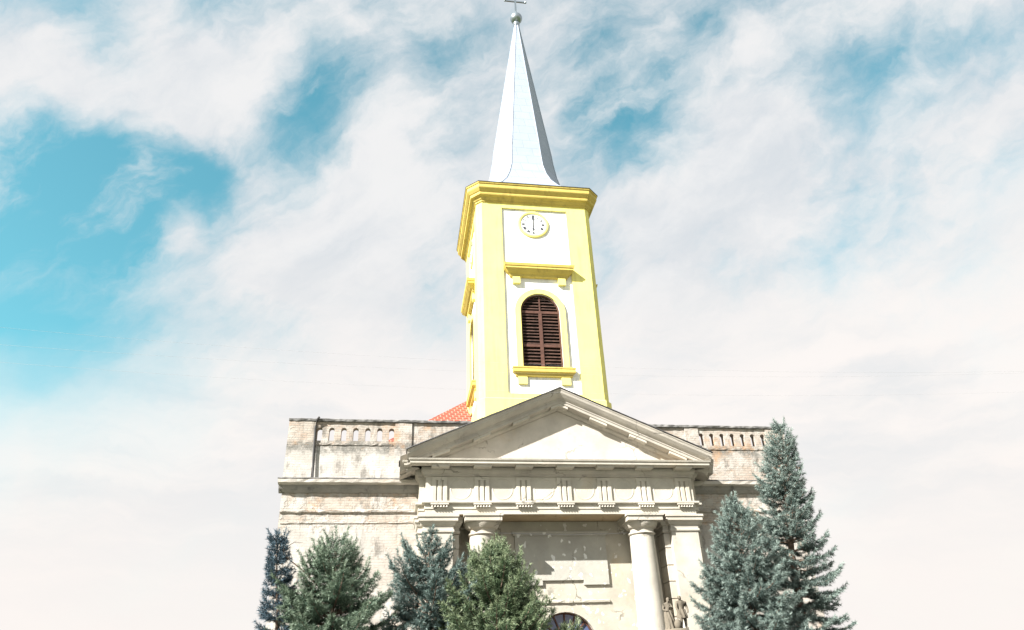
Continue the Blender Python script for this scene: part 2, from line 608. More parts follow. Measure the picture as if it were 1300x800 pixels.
# ------------------------------------------------------------------ ground
g = obj('ground', MB().box(-6000, 6000, -6000, 6000, -1, -.12), M['grass'])
g['kind'] = 'structure'
g = obj('paving', MB().box(-14, 14, -40, 1.2, -.12, 0), M['ground'])
g['kind'] = 'structure'

# ------------------------------------------------------------------ church
church = tag(empty('church', (0, 0, 0)), 'old church with weathered stone portico, yellow clock tower and pale metal spire', 'church')
YW = 1.33                                   # plane of the wide front wall
XL, XR = -10.52, 10.35

# front wall and the porch's back wall share the door opening
DOOR = arch(-1.1, 1.2, .5, 3.2)
obj('facade_wall', MB().plate([(XL, -.1), (XR, -.1), (XR, 9.2), (XL, 9.2)], [DOOR], YW, YW + .8), M['wall'], church)
obj('porch_wall', MB().plate([(-4.2, 0), (4.2, 0), (4.2, 7.6), (-4.2, 7.6)], [DOOR], 1.2, YW - .003), M['porch'], church)
# body of the church behind
obj('nave_wall', MB().box(-6.75, 6.75, YW + .81, 34, -.1, 11.0), M['wall'], church)
rf = MB()
ex, ey, ez = 6.75, 2.2, 11.0
rt = 11.07
rf.v = [(-ex - .2, ey, ez), (ex + .2, ey, ez), (ex + .2, 34.3, ez), (-ex - .2, 34.3, ez), (0, ey + rt, ez + .7 * rt), (0, 34.3 - 5, ez + .7 * rt)]
rf.f = [(0, 1, 4), (1, 2, 5, 4), (2, 3, 5), (3, 0, 4, 5), (3, 2, 1, 0)]
obj('roof', rf, M['tile'], church)

# parapet with slit openings
slits = []
for s in (-1, 1):
    for i in range(7):
        cx = s * 7.96 + (i - 3) * .468
        slits.append(arch(cx - .105, cx + .105, 10.80, 11.24, 8))
obj('parapet', MB().plate([(XL, 9.2), (XR, 9.2), (XR, 11.58), (XL, 11.58)], slits, YW, YW + .30), M['parapet'], church)
for x0, x1 in ((XL - .03, -9.52), (9.52, XR + .03), (-6.42, -5.75), (5.82, 6.42)):
    obj('parapet_pier', MB().box(x0, x1, YW - .06, YW + .33, 9.203, 11.575), M['parapet'], church)
mb = MB()
jitter_strip(mb, XL - .05, XR + .05, .16, [(YW - .10, 11.585), (YW - .12, 11.66), (YW - .04, 11.70), (YW + .42, 11.70), (YW + .42, 11.585)], 3, .014)
obj('coping', mb, M['coping'], church)
for xa, xb, sd in ((-9.4, -6.5, 8), (6.5, 9.45, 9)):
    mb = MB()
    jitter_strip(mb, xa, xb, .12, [(YW - .03, 10.62), (YW - .035, 10.68), (YW + .02, 10.70), (YW + .02, 10.62)], sd, .012)
    obj('parapet_band', mb, M['parapet'], church)
# big string cornice (worn cove under a thin slab)
for x0, x1, sd in ((XL - .14, -5.42, 11), (5.42, XR + .22, 12)):
    mb = MB()
    jitter_strip(mb, x0, x1, .22, [(YW - .36, 9.05), (YW - .37, 9.17), (YW - .30, 9.20), (YW + .05, 9.199), (YW + .05, 9.0), (YW - .24, 9.0)], sd, .012)
    obj('string_cornice', mb, M['ledge'], church)
    mb = MB()
    jitter_strip(mb, x0 + .02, x1, .18, [(YW - .20, 8.998), (YW - .16, 8.86), (YW - .06, 8.74), (YW + .02, 8.72), (YW + .02, 8.998)], sd + 2, .016)
    obj('cornice_cove', mb, M['dark_trim'], church)
    mb = MB()
    jitter_strip(mb, x0 - .02, x1, .3, [(YW - .375, 9.195), (YW - .375, 9.225), (YW + .0, 9.225), (YW + .0, 9.195)], sd + 9, .006)
    obj('cornice_flashing', mb, M['coping'], church)
    mb = MB()
    jitter_strip(mb, x0 + .15, x1, .2, [(YW - .075, 8.0), (YW - .08, 8.06), (YW + .02, 8.12), (YW + .02, 7.97)], sd + 4, .014)
    obj('wall_band', mb, M['wall'], church)
    mb = MB()
    jitter_strip(mb, x0 + .2, x1, .2, [(YW - .028, 7.60), (YW - .03, 7.64), (YW + .02, 7.66), (YW + .02, 7.58)], sd + 6, .01)
    obj('wall_band', mb, M['wall'], church)
# drain pipe beside the left slits
obj('drain_pipe', MB().tube([(-9.44, YW - .10, 9.24), (-9.5, YW - .10, 10.2), (-9.53, YW - .11, 11.3), (-9.50, YW - .14, 11.6), (-9.40, YW - .18, 11.72)], .04), M['iron'], church)

# ------------------------------------------------------------------ portico: steps, columns, antae
for i in range(3):
    obj('step', MB().box(-6.0 - .32 * (2 - i), 6.0 + .32 * (2 - i), -1.0 - .34 * (2 - i), 1.198, .163 * i + (.002 if i else -.05), .163 * (i + 1)), M['stone'], church)
Z0 = .49
for sx in (-1, 1):
    cx, cy = sx * 3.07, .5
    prof = [(.62, Z0 + .22), (.66, Z0 + .28), (.66, Z0 + .36), (.60, Z0 + .42), (.565, Z0 + .46)]
    for i in range(15):
        t = i / 14
        prof.append((.545 - .085 * t ** 1.6, Z0 + .5 + (6.9 - Z0 - .5) * t))
    sh = obj('column', MB().lathe(prof, cx, cy), M['column'], church, True, 30)
    obj('plinth', MB().box(cx - .68, cx + .68, cy - .68, cy + .68, Z0 + .002, Z0 + .22), M['column'], sh)
    cap = [(.46, 6.905), (.50, 6.92), (.525, 6.95), (.50, 6.99), (.465, 7.0), (.465, 7.1), (.49, 7.12), (.50, 7.14), (.55, 7.16), (.63, 7.26), (.655, 7.34), (.655, 7.36)]
    obj('capital', MB().lathe(cap, cx, cy), M['column'], sh, True, 25)
    ab = MB()
    for h, z0, z1 in ((.68, 7.362, 7.53), (.725, 7.531, 7.617)):
        ab.box(cx - h, cx + h, cy - h, cy + h, z0, z1)
    obj('abacus', ab, M['column'], sh)


def anta(s):
    a0, a1 = sorted((s * 4.17, s * 5.24))
    b0, b1 = sorted((s * 3.93, s * 5.42))
    ya, yb_ = .20, .42
    an = obj('anta', MB().box(a0, a1, ya, 1.19, Z0, 7.0), M['stone'], church)
    prof = [(.0, 7.0), (.05, 7.03), (.05, 7.10), (.02, 7.12), (.02, 7.24), (.07, 7.27), (.12, 7.36), (.18, 7.40), (.18, 7.53), (.22, 7.54), (.22, 7.617)]
    obj('capital', MB().urun(prof, a0, a1, ya, 1.19), M['stone'], an)
    mb = MB()
    rng = random.Random(5 + s)
    z = Z0
    while z < 6.9:
        h = .60 + rng.uniform(-.04, .04)
        z1 = min(z + h, 7.0)
        j = rng.uniform(-.012, .012)
        mb.box(b0 - (j if s > 0 else -.002), b1 + (j if s < 0 else .002), yb_ + j, YW - .004, z, z1 - .035)
        mb.box(b0 + .05, b1 - .05, yb_ + .05, YW - .006, z1 - .035, z1)
        z = z1
    bl = obj('quoin', mb, M['stone'], an)
    prof2 = [(.0, 7.0), (.04, 7.03), (.04, 7.10), (.01, 7.12), (.01, 7.24), (.06, 7.27), (.10, 7.36), (.14, 7.40), (.14, 7.53), (.17, 7.54), (.17, 7.615)]
    obj('capital', MB().urun(prof2, b0, b1, yb_, YW - .004), M['stone'], an)


anta(-1)
anta(1)

# ------------------------------------------------------------------ entablature in two layers
ENT = [(-.004, 7.62), (.0, 7.62), (.0, 7.80), (.03, 7.81), (.03, 7.99), (.12, 8.0), (.135, 8.02), (.135, 8.085), (.0, 8.09), (.0, 9.0)]
BED = [(.0, 9.0), (.06, 9.02), (.06, 9.08), (.12, 9.13), (.16, 9.22), (.16, 9.34)]
COR = [(.16, 9.341), (.54, 9.341), (.60, 9.36), (.60, 9.46), (.64, 9.47), (.66, 9.53), (.0, 9.57)]
W1, W2 = 5.20, 5.42
Y1, Y2 = 0.0, .30
obj('architrave_core', MB().box(-W2 + .01, W2 - .01, .31, 1.19, 7.625, 9.5), M['soffit'], church)
e1 = obj('entablature', MB().urun(ENT, -W1, W1, Y1, Y2 - .002), M['frieze'], church)
e2 = obj('entablature', MB().urun(ENT, -W2, W2, Y2, YW - .002), M['frieze'], church)
for e, wq, yq, yb_ in ((e1, W1, Y1, Y2 - .002), (e2, W2, Y2, YW - .002)):
    obj('bed_moulding', MB().urun(BED, -wq, wq, yq, yb_), M['rake'], e)
    obj('cornice', MB().urun(COR, -wq, wq, yq, yb_), M['stone'], e)
obj('porch_ceiling', MB().box(-W2 + .02, W2 - .02, .012, 1.195, 7.606, 7.6185), M['soffit'], church)
SP = 1.575
for k in range(-3, 4):
    cx = k * SP + .05
    mb = MB()
    hw = .285
    # three upright bars with V grooves between them, under a plain cap
    xs = []
    for b_ in range(3):
        c_ = cx + (b_ - 1) * .205
        xs += [(c_ - .10, .0), (c_ - .062, -.062), (c_ + .062, -.062), (c_ + .10, .0)]
    rows = [[(x, y - .002, z) for x, y in xs] for z in (8.092, 8.86)]
    mb.quadgrid(rows)
    mb.box(cx - hw, cx + hw, -.066, -.001, 8.862, 8.99)
    tg = obj('triglyph', mb, M['frieze'], e1)
    mb = MB().box(cx - .33, cx + .33, -.15, -.03, 7.945, 7.998)
    for q in range(6):
        x = cx - .265 + q * .106
        b0 = len(mb.v)
        mb.lathe([(.042, 7.86), (.028, 7.943)], x, -.10, 8)
    obj('guttae', mb, M['stone'], e1)
    mb = MB().box(cx - .33, cx + .33, -.52, -.165, 9.255, 9.34)
    obj('mutule', mb, M['stone'], e1)
for k in range(-3, 3):
    cx = (k + .5) * SP + .05
    rows = []
    for r_, y in ((.41, -.001), (.38, -.014), (.362, -.015), (.35, -.002), (.02, -.002)):
        rows.append([(cx + r_ * math.cos(2 * math.pi * i / 40), y, 8.54 + r_ * math.sin(2 * math.pi * i / 40)) for i in range(40)])
    obj('roundel', MB().quadgrid(rows, closed=True, caps=True), M['frieze'], e1, True)

# ------------------------------------------------------------------ pediment
SL = .437
ZA = 12.42


def rake(xe, dy, dz0, prof, jit=0, seed=0):
    mb = MB()
    rng = random.Random(seed)
    xs = [-xe, 0, xe] if not jit else [-xe + 2 * xe * i / 64 for i in range(65)]
    rows = []
    for x in xs:
        zt = ZA - dz0 - SL * abs(x)
        rows.append([(x, y + dy, zt - dz + (rng.uniform(-jit, jit) if jit else 0)) for dz, y in prof])
    return mb.quadgrid(rows, closed=True, caps=True)


ped = obj('tympanum', MB().plate([(-4.95, 9.56), (4.95, 9.56), (0, 9.56 + 4.95 * SL - .02)], [], .02, .28), M['tymp'], church)
RK = [(0, -.72), (.05, -.73), (.09, -.70), (.17, -.68), (.27, -.58), (.33, -.50), (.33, -.47), (.37, -.46), (.40, -.46), (.40, -.43), (.52, -.43), (.54, -.40), (.54, -.12), (.62, -.10), (.70, -.02), (.70, .25), (0, .25)]
xe = 5.92
mb = rake(xe, 0, 0, RK)
obj('raking_cornice', mb, M['rake'], ped)
RK2 = [(0, -.70), (.3, -.5), (.42, -.44), (.50, -.40), (.50, -.02), (.56, .0), (.56, .62), (0, .62)]
obj('raking_cornice', rake(6.17, .42, .035, RK2), M['rake'], ped)
obj('roof_flashing', rake(xe + .04, 0, -.035, [(0, -.76), (.032, -.77), (.032, .0), (.032, .31), (0, .31)], .006, 4), M['lead'], ped)
obj('roof_flashing', rake(6.22, .42, 0.0, [(0, -.115), (.032, -.115), (.032, .62), (0, .62)]), M['lead'], ped)
for k in range(-3, 4):
    cx = k * SP * .985
    if k == 0:
        rows = []
        for x in (-.34, 0, .34):
            zt = ZA - .545 - SL * abs(x)
            rows.append([(x, y, zt - dz) for dz, y in ((0, -.40), (.085, -.40), (.085, -.13), (0, -.13))])
        obj('mutule', MB().quadgrid(rows, closed=True, caps=True), M['stone'], ped)
    else:
        rows = []
        for x in (cx - .33, cx + .33):
            zt = ZA - .545 - SL * abs(x)
            rows.append([(x, y, zt - dz) for dz, y in ((0, -.40), (.085, -.40), (.085, -.13), (0, -.13))])
        obj('mutule', MB().quadgrid(rows, closed=True, caps=True), M['stone'], ped)

# ------------------------------------------------------------------ inside the porch
PY = 1.2
poly = [(-1.74, 7.06), (-1.74, 5.27), (-.75, 5.27), (-.75, 5.44), (.82, 5.44), (.82, 5.27), (1.80, 5.27), (1.80, 7.06)]
pn = obj('inscription_panel', MB().plate(poly, [], PY - .085, PY - .001), M['panel'], church)
obj('panel_cornice', MB().urun([(.0, 7.062), (.03, 7.09), (.03, 7.13), (.08, 7.17), (.08, 7.21), (.0, 7.22)], -1.78, 1.84, PY - .09, PY - .001), M['panel'], pn)
mb = MB()
jitter_strip(mb, -1.72, .35, .14, [(PY - .07, 4.66), (PY - .075, 4.73), (PY - .001, 4.76), (PY - .001, 4.64)], 31, .012)
jitter_strip(mb, .42, 1.76, .14, [(PY - .07, 4.66), (PY - .075, 4.73), (PY - .001, 4.76), (PY - .001, 4.64)], 32, .008)
obj('lintel_band', mb, M['porch'], church)
obj('cable', MB().tube([(-2.6, .9, 7.14), (-1.2, .95, 7.10), (.4, .98, 7.075), (2.0, .95, 7.09), (2.9, .9, 7.13)], .014, 6), M['wire'], church)
# door with fanlight
dcx, dr = .05, 1.15
door = obj('door', MB().plate(arch(dcx - dr, dcx + dr, .5, 3.2), [arch(dcx - dr + .10, dcx + dr - .10, 3.24, 3.25), [(dcx - dr + .10, .52), (dcx + dr - .10, .52), (dcx + dr - .10, 3.12), (dcx - dr + .10, 3.12)]], YW + .10, YW + .22), M['brown'], church)
fl = obj('fanlight', MB().plate(arch(dcx - dr + .09, dcx + dr - .09, 3.23, 3.25), [], YW + .17, YW + .18), M['glass'], door)
mb = MB()
for a in range(1, 8):
    an_ = math.pi * a / 8
    c_, s_ = math.cos(an_), math.sin(an_)
    p0 = (dcx + .36 * c_, 3.25 + .36 * s_)
    p1 = (dcx + 1.07 * c_, 3.25 + 1.07 * s_)
    nx, nz = -s_ * .028, c_ * .028
    mb.plate([(p0[0] - nx, p0[1] - nz), (p1[0] - nx, p1[1] - nz), (p1[0] + nx, p1[1] + nz), (p0[0] + nx, p0[1] + nz)], [], YW + .115, YW + .168)
ring = [(dcx + .40 * math.cos(math.pi * i / 20), 3.25 + .40 * math.sin(math.pi * i / 20)) for i in range(21)]
ring2 = [(dcx + .34 * math.cos(math.pi * i / 20), 3.25 + .34 * math.sin(math.pi * i / 20)) for i in range(20, -1, -1)]
mb.plate(ring + ring2, [], YW + .11, YW + .169)
obj('muntin', mb, M['brown'], door)
for s in (-1, 1):
    x0, x1 = sorted((dcx + s * .012, dcx + s * (dr - .102)))
    mb = MB().box(x0, x1, YW + .15, YW + .20, .525, 3.115)
    for z0, z1 in ((.7, 1.5), (1.65, 2.95)):
        mb.box(x0 + .15, x1 - .15, YW + .125, YW + .149, z0, z1)
    obj('door_leaf', mb, M['brown'], door)
obj('door_handle', MB().tube([(dcx + .12, YW + .149, 1.5), (dcx + .12, YW + .08, 1.5), (dcx + .24, YW + .08, 1.5)], .014), M['iron'], door)

# ------------------------------------------------------------------ tower
TY = 4.886                                  # tower axis
HB, FB = 2.916, 2.65                        # half width, half width of the flat face


def octo(h, f, z, off=0.0, cx=0.0, cy=0.0):
    """square with cut corners, moved outwards by off"""
    h2, f2 = h + off, f + .4142 * off
    return [(cx - f2, cy - h2, z), (cx + f2, cy - h2, z), (cx + h2, cy - f2, z), (cx + h2, cy + f2, z),
            (cx + f2, cy + h2, z), (cx - f2, cy + h2, z), (cx - h2, cy + f2, z), (cx - h2, cy - f2, z)]


PX, PZ0, PZ1, PD = 1.66, 13.27, 23.29, .085
tw = MB()
ZT, ZB = 23.6, 13.05
for k in range(4):
    ca, sa = math.cos(k * math.pi / 2), math.sin(k * math.pi / 2)

    def P(x, y, z):
        return (x * ca - y * sa, TY + x * sa + y * ca, z)
    F0, FP = -HB, -HB + PD
    b = len(tw.v)
    o_ = [(-FB, F0, ZB), (FB, F0, ZB), (FB, F0, ZT), (-FB, F0, ZT)]
    i_ = [(-PX, F0, PZ0), (PX, F0, PZ0), (PX, F0, PZ1), (-PX, F0, PZ1)]
    d_ = [(x, FP, z) for x, _, z in i_]
    c_ = [(HB, -FB, ZB), (HB, -FB, ZT)]
    tw.v += [P(*p) for p in o_ + i_ + d_ + c_]
    for j in range(4):
        j2 = (j + 1) % 4
        tw.f.append((b + j, b + j2, b + 4 + j2, b + 4 + j))
        tw.f.append((b + 4 + j, b + 4 + j2, b + 8 + j2, b + 8 + j))
    tw.f.append((b + 1, b + 12, b + 13, b + 2))
obj('tower_wall', tw, M['yellow'], church)
mb = MB().quadgrid([octo(HB, FB, z, o, 0, TY) for z, o in ((9.0, .09), (12.98, .09), (13.05, .0))], closed=True, caps=True)
obj('tower_base', mb, M['yellow'], church)
TC = [(.0, 23.58), (.05, 23.585), (.05, 23.66), (.10, 23.70), (.16, 23.80), (.28, 23.86), (.30, 23.92), (.30, 24.0), (.34, 24.03), (.44, 24.16), (.46, 24.2), (.46, 24.38), (.50, 24.40), (.52, 24.47), (-.6, 24.62)]
mb = MB().quadgrid([octo(HB, FB, z, o, 0, TY) for o, z in TC], closed=True, caps=True)
tcor = obj('tower_cornice', mb, M['ochre'], church)
mb = MB().quadgrid([octo(HB, FB, z, o, 0, TY) for o, z in ((.50, 24.476), (.54, 24.476), (.54, 24.50), (.3, 24.56))], closed=True)
obj('roof_flashing', mb, M['lead'], tcor)

WCX, WR = 0.0, .93
WZ0, WZS = 14.52, 17.42


def at_tower(o, k):
    o.location = (0, TY, 0)
    o.rotation_euler = (0, 0, k * math.pi / 2)
    return o


def face_parts():
    """everything on one tower face, in the tower's own axes (front face looks to -y); returns the part roots"""
    F = -HB + PD                         # plane of the white panel
    parts = []
    o = obj('wall_panel', MB().plate([(-PX - .05, PZ0 - .05), (PX + .05, PZ0 - .05), (PX + .05, PZ1 + .05), (-PX - .05, PZ1 + .05)],
                                     [arch(-WR, WR, WZ0, WZS, 24)], F + .002, F + .3), M['white'], church)
    parts.append(o)
    # louvred window
    wn = obj('louvred_window', MB().plate(arch(-WR - .26, WR + .26, WZ0, WZS, 32), [arch(-WR, WR, WZ0 + .002, WZS, 32)], F - .10, F + .001), M['yellow'], church)
    obj('sill', MB().urun([(.0, 14.08), (.05, 14.10), (.05, 14.2), (.17, 14.27), (.17, 14.43), (.19, 14.44), (.19, 14.50), (.0, 14.518)], -1.24, 1.24, F - .06, F), M['ochre'], wn)
    for s in (-1, 1):
        obj('sill_bracket', MB().box(s * .98 - .21, s * .98 + .21, F - .085, F - .001, 13.72, 14.078), M['yellow'], wn)
    mb = MB().plate(arch(-WR + .004, WR - .004, WZ0 + .004, WZS, 32), [arch(-WR + .075, WR - .075, WZ0 + .08, WZS, 32)], F + .04, F + .14)
    for z in (15.62, 17.36):
        mb.box(-WR + .07, WR - .07, F + .045, F + .139, z, z + .13)
    mb.box(-.075, .075, F + .035, F + .142, WZ0 + .07, 17.38)
    mb.box(-.03, .03, F + .042, F + .138, 17.38, WZS + WR - .05)
    obj('shutter_frame', mb, M['brown'], wn)
    mb = MB()
    rl = random.Random(41)
    z = WZ0 + .14
    while z < WZS + WR - .12:
        hw = WR - .07 if z < WZS else math.sqrt(max(.0, (WR - .07) ** 2 - (z - WZS) ** 2))
        if hw > .1 and not (15.56 < z < 15.73 or 17.30 < z < 17.47):
            for a, c in ((-hw, -.03), (.03, hw)):
                b = len(mb.v)
                zz_, z = z, z + rl.uniform(-.012, .012)
                mb.v += [(a, F + .06, z - .05), (c, F + .06, z - .05), (c, F + .15, z + .04), (a, F + .15, z + .04),
                         (a, F + .06, z - .022), (c, F + .06, z - .022), (c, F + .15, z + .068), (a, F + .15, z + .068)]
                mb.f += [tuple(b + i for i in q) for q in ((0, 1, 2, 3), (7, 6, 5, 4), (0, 4, 5, 1), (1, 5, 6, 2), (2, 6, 7, 3), (3, 7, 4, 0))]
                z = zz_
        z += .165
    obj('louvre', mb, M['slat'], wn)
    obj('window_back', MB().plate(arch(-WR - .02, WR + .02, WZ0 - .02, WZS, 24), [], F + .302, F + .32), M['dark'], wn)
    # hood
    obj('hood', MB().urun([(.0, 19.22), (.05, 19.24), (.08, 19.34), (.16, 19.40), (.26, 19.52), (.30, 19.56), (.30, 19.66), (.33, 19.67), (.36, 19.80), (.0, 19.90)], -1.32, 1.38, F - .12, F), M['ochre'], wn)
    for s in (-1, 1):
        obj('hood_bracket', MB().box(s * 1.1 - .18 + .03, s * 1.1 + .18 + .03, F - .16, F - .001, 18.86, 19.219), M['yellow'], wn)
    parts.append(wn)
    # clock
    zc = 22.37

    def ringrow(r, y, n=56):
        return [(r * math.cos(2 * math.pi * i / n) - 0.0, y, zc + r * math.sin(2 * math.pi * i / n)) for i in range(n)]
    ck = obj('clock', MB().quadgrid([ringrow(.79, F - .001), ringrow(.785, F - .06), ringrow(.75, F - .08), ringrow(.68, F - .08), ringrow(.645, F - .065), ringrow(.635, F - .03)], closed=True, caps=False), M['yellow'], church, True)
    obj('dial', MB().quadgrid([ringrow(.64, F - .035), ringrow(.3, F - .036), ringrow(.01, F - .036)], closed=True, caps=True), M['white'], ck)
    nm = MB()
    ROM = ['XII', 'I', 'II', 'III', 'IIII', 'V', 'VI', 'VII', 'VIII', 'IX', 'X', 'XI']

    def stroke(x0, z0, x1, z1, wd, ang):
        dx, dz = x1 - x0, z1 - z0
        L = math.hypot(dx, dz)
        nx, nz = -dz / L * wd / 2, dx / L * wd / 2
        q = [(x0 - nx, z0 - nz), (x1 - nx, z1 - nz), (x1 + nx, z1 + nz), (x0 + nx, z0 + nz)]
        c, s = math.cos(-ang), math.sin(-ang)
        nm.plate([(x * c - z_ * s, zc + x * s + z_ * c) for x, z_ in q], [], F - .05, F - .037)
    for h, tx in enumerate(ROM):
        ang = h * math.pi / 6
        wid = {'I': .034, 'V': .075, 'X': .085}
        tot = sum(wid[c] for c in tx)
        x = -tot / 2
        for c in tx:
            wc = wid[c]
            xm = x + wc / 2
            if c == 'I':
                stroke(xm, .43, xm, .57, .026, ang)
            elif c == 'V':
                stroke(xm - .026, .57, xm, .43, .026, ang)
                stroke(xm + .026, .57, xm, .432, .015, ang)
            else:
                stroke(xm - .028, .57, xm + .028, .43, .026, ang)
                stroke(xm + .028, .57, xm - .028, .43, .015, ang)
            x += wc
    obj('dial_lettering', nm, M['black'], ck)
    hd = MB().plate([(-.02, zc - .14), (.02, zc - .14), (.02, zc + .25), (.075, zc + .34), (0, zc + .56), (-.075, zc + .34), (-.02, zc + .25)], [], F - .062, F - .054)
    obj('clock_hand', hd, M['black'], ck)
    hd = MB().plate([(-.022, zc + .1), (-.022, zc - .20), (-.07, zc - .28), (0, zc - .42), (.07, zc - .28), (.022, zc - .20), (.022, zc + .1)], [], F - .052, F - .046)
    obj('clock_hand', hd, M['black'], ck)
    for o in [ck] + list(ck.children):
        o.data.transform(Matrix.Translation((-.08, 0, .03)))
    parts.append(ck)
    return parts


base_parts = face_parts()
for o in base_parts:
    at_tower(o, 0)
for k in (1, 2, 3):
    for o in base_parts:
        c = o.copy()
        C.collection.objects.link(c)
        at_tower(c, k)
        for ch in o.children:
            cc = ch.copy()
            C.collection.objects.link(cc)
            cc.parent = c

# spire: flares at the foot, octagonal above, tip a hand's breadth out of plumb
SZ = [(24.50, 3.36, 2.78), (24.75, 2.98, 2.30), (25.05, 2.66, 1.85), (25.4, 2.40, 1.50), (25.9, 2.17, 1.20), (26.5, 1.99, 1.0), (27.2, 1.85, .86), (28.2, 1.70, .81)]
rows = []
for z, h, f in SZ:
    rows.append(octo(h, f, z, 0, 0, TY))
for i in range(13):
    z = 28.9 + (40.75 - 28.9) * i / 12
    h = .115 + .1283 * (40.75 - z)
    rows.append(octo(h, h * .475, z, 0, 0, TY))
def lean(z):
    return .26 * max(0, (z - 26) / 15)
rows = [[(x + lean(z), y, z) for x, y, z in r_] for r_ in rows]
sp = obj('spire', MB().quadgrid(rows, closed=True, caps=True), M['spire'], church)
sx_ = lean(41.2)
for j in range(8):
    obj('ridge_seam', MB().tube([r_[j] for r_ in rows[1:]], [.03] * (len(rows) - 1), 6), M['spire'], sp)
obj('collar', MB().lathe([(.17, 40.6), (.21, 40.66), (.21, 40.86), (.16, 40.9), (.14, 41.0)], lean(40.8), TY, 24), M['finial'], sp, True)
obj('finial_ball', MB().lathe([(.40 * math.sin(math.pi * i / 18) + .001, 41.36 - .40 * math.cos(math.pi * i / 18)) for i in range(19)], sx_, TY, 32), M['finial'], sp, True, 80)
mb = MB()
mb.box(sx_ - .055, sx_ + .055, TY - .04, TY + .04, 41.70, 44.1)
mb.box(sx_ - .68, sx_ - .056, TY - .04, TY + .04, 43.02, 43.13)
mb.box(sx_ + .056, sx_ + .68, TY - .04, TY + .04, 43.02, 43.13)
for s in (-1, 1):
    mb.lathe([(.03, 43.0), (.075, 43.04), (.075, 43.11), (.03, 43.15)], sx_ + s * .70, TY, 10)
mb.lathe([(.15, 41.68), (.10, 41.8), (.056, 42.0)], sx_, TY, 16)
obj('cross', mb, M['finial'], sp)

# lightning rod clips on the tower's right side
# ------------------------------------------------------------------ wires across the square
for i, (zl, zr, yy, lb) in enumerate(((10.98, 10.25, -6.0, 'topmost thin grey overhead wire crossing the yellow tower'),
                                      (10.55, 10.42, -6.2, 'middle thin grey overhead wire crossing the yellow tower'),
                                      (9.98, 9.62, -6.1, 'lowest thin grey overhead wire crossing the foot of the yellow tower'))):
    pts = []
    for j in range(33):
        t = j / 32
        pts.append((-30 + 60 * t, yy, zl + (zr - zl) * ((-30 + 60 * t + 4) / 5.0 if False else (t - .435) / .082 * .12) + 1.6 * ((t - .45) * 2) ** 2))
    tag(obj('overhead_wire', MB().tube(pts, .002, 5), M['wire']), lb, 'wire', 'overhead wires in front of the tower')


# ------------------------------------------------------------------ stone figures on their pillar
def skin_figure(name, joints, edges, mat, parent):
    me = bpy.data.meshes.new(name)
    names = list(joints)
    me.from_pydata([joints[k][0] for k in names], [(names.index(a), names.index(b)) for a, b in edges], [])
    me.materials.append(mat)
    o = bpy.data.objects.new(name, me)
    C.collection.objects.link(o)
    o.parent = parent
    sk = o.modifiers.new('skin', 'SKIN')
    for i, k in enumerate(names):
        r_ = joints[k][1]
        me.skin_vertices[0].data[i].radius = r_ if isinstance(r_, tuple) else (r_, r_)
    me.skin_vertices[0].data[names.index('pelvis')].use_root = True
    sk.use_smooth_shade = True
    ss = o.modifiers.new('subsurf', 'SUBSURF')
    ss.levels = 2
    ss.render_levels = 2
    return o


SXY = (3.02, -2.0)
stt = tag(empty('statue', (SXY[0], SXY[1], 0)), 'weathered stone statue of two draped figures on a pillar before the right column', 'statue')
ZS = 3.42
mb = MB()
for h, z0, z1 in ((.72, 0, .3), (.6, .301, .55), (.46, .551, 2.9), (.54, 2.901, 3.0), (.60, 3.001, 3.15)):
    mb.box(-h, h, -h * .7, h * .7, z0, z1)
obj('pedestal', mb, M['statue'], stt)
mb = MB()
rng = random.Random(2)
rows = []
for z, r_ in ((3.151, .50), (3.25, .52), (3.36, .46), (3.44, .38), (3.46, .05)):
    rows.append([((r_ + rng.uniform(-.04, .04)) * math.cos(a * math.pi / 9), .62 * (r_ + rng.uniform(-.04, .04)) * math.sin(a * math.pi / 9), z) for a in range(18)])
mb.quadgrid(rows, closed=True, caps=True)
obj('rock_base', mb, M['statue'], stt, True, 60)
EDG = [('pelvis', 'waist'), ('waist', 'chest'), ('chest', 'neck'), ('neck', 'chin'), ('chin', 'head'), ('head', 'crown'), ('chin', 'nose'),
       ('chest', 'sh_l'), ('sh_l', 'el_l'), ('el_l', 'ha_l'), ('ha_l', 'fi_l'), ('chest', 'sh_r'), ('sh_r', 'el_r'), ('el_r', 'ha_r'), ('ha_r', 'fi_r'),
       ('pelvis', 'hip_l'), ('hip_l', 'kn_l'), ('kn_l', 'an_l'), ('an_l', 'to_l'), ('pelvis', 'hip_r'), ('hip_r', 'kn_r'), ('kn_r', 'an_r'), ('an_r', 'to_r')]
bx = -.235
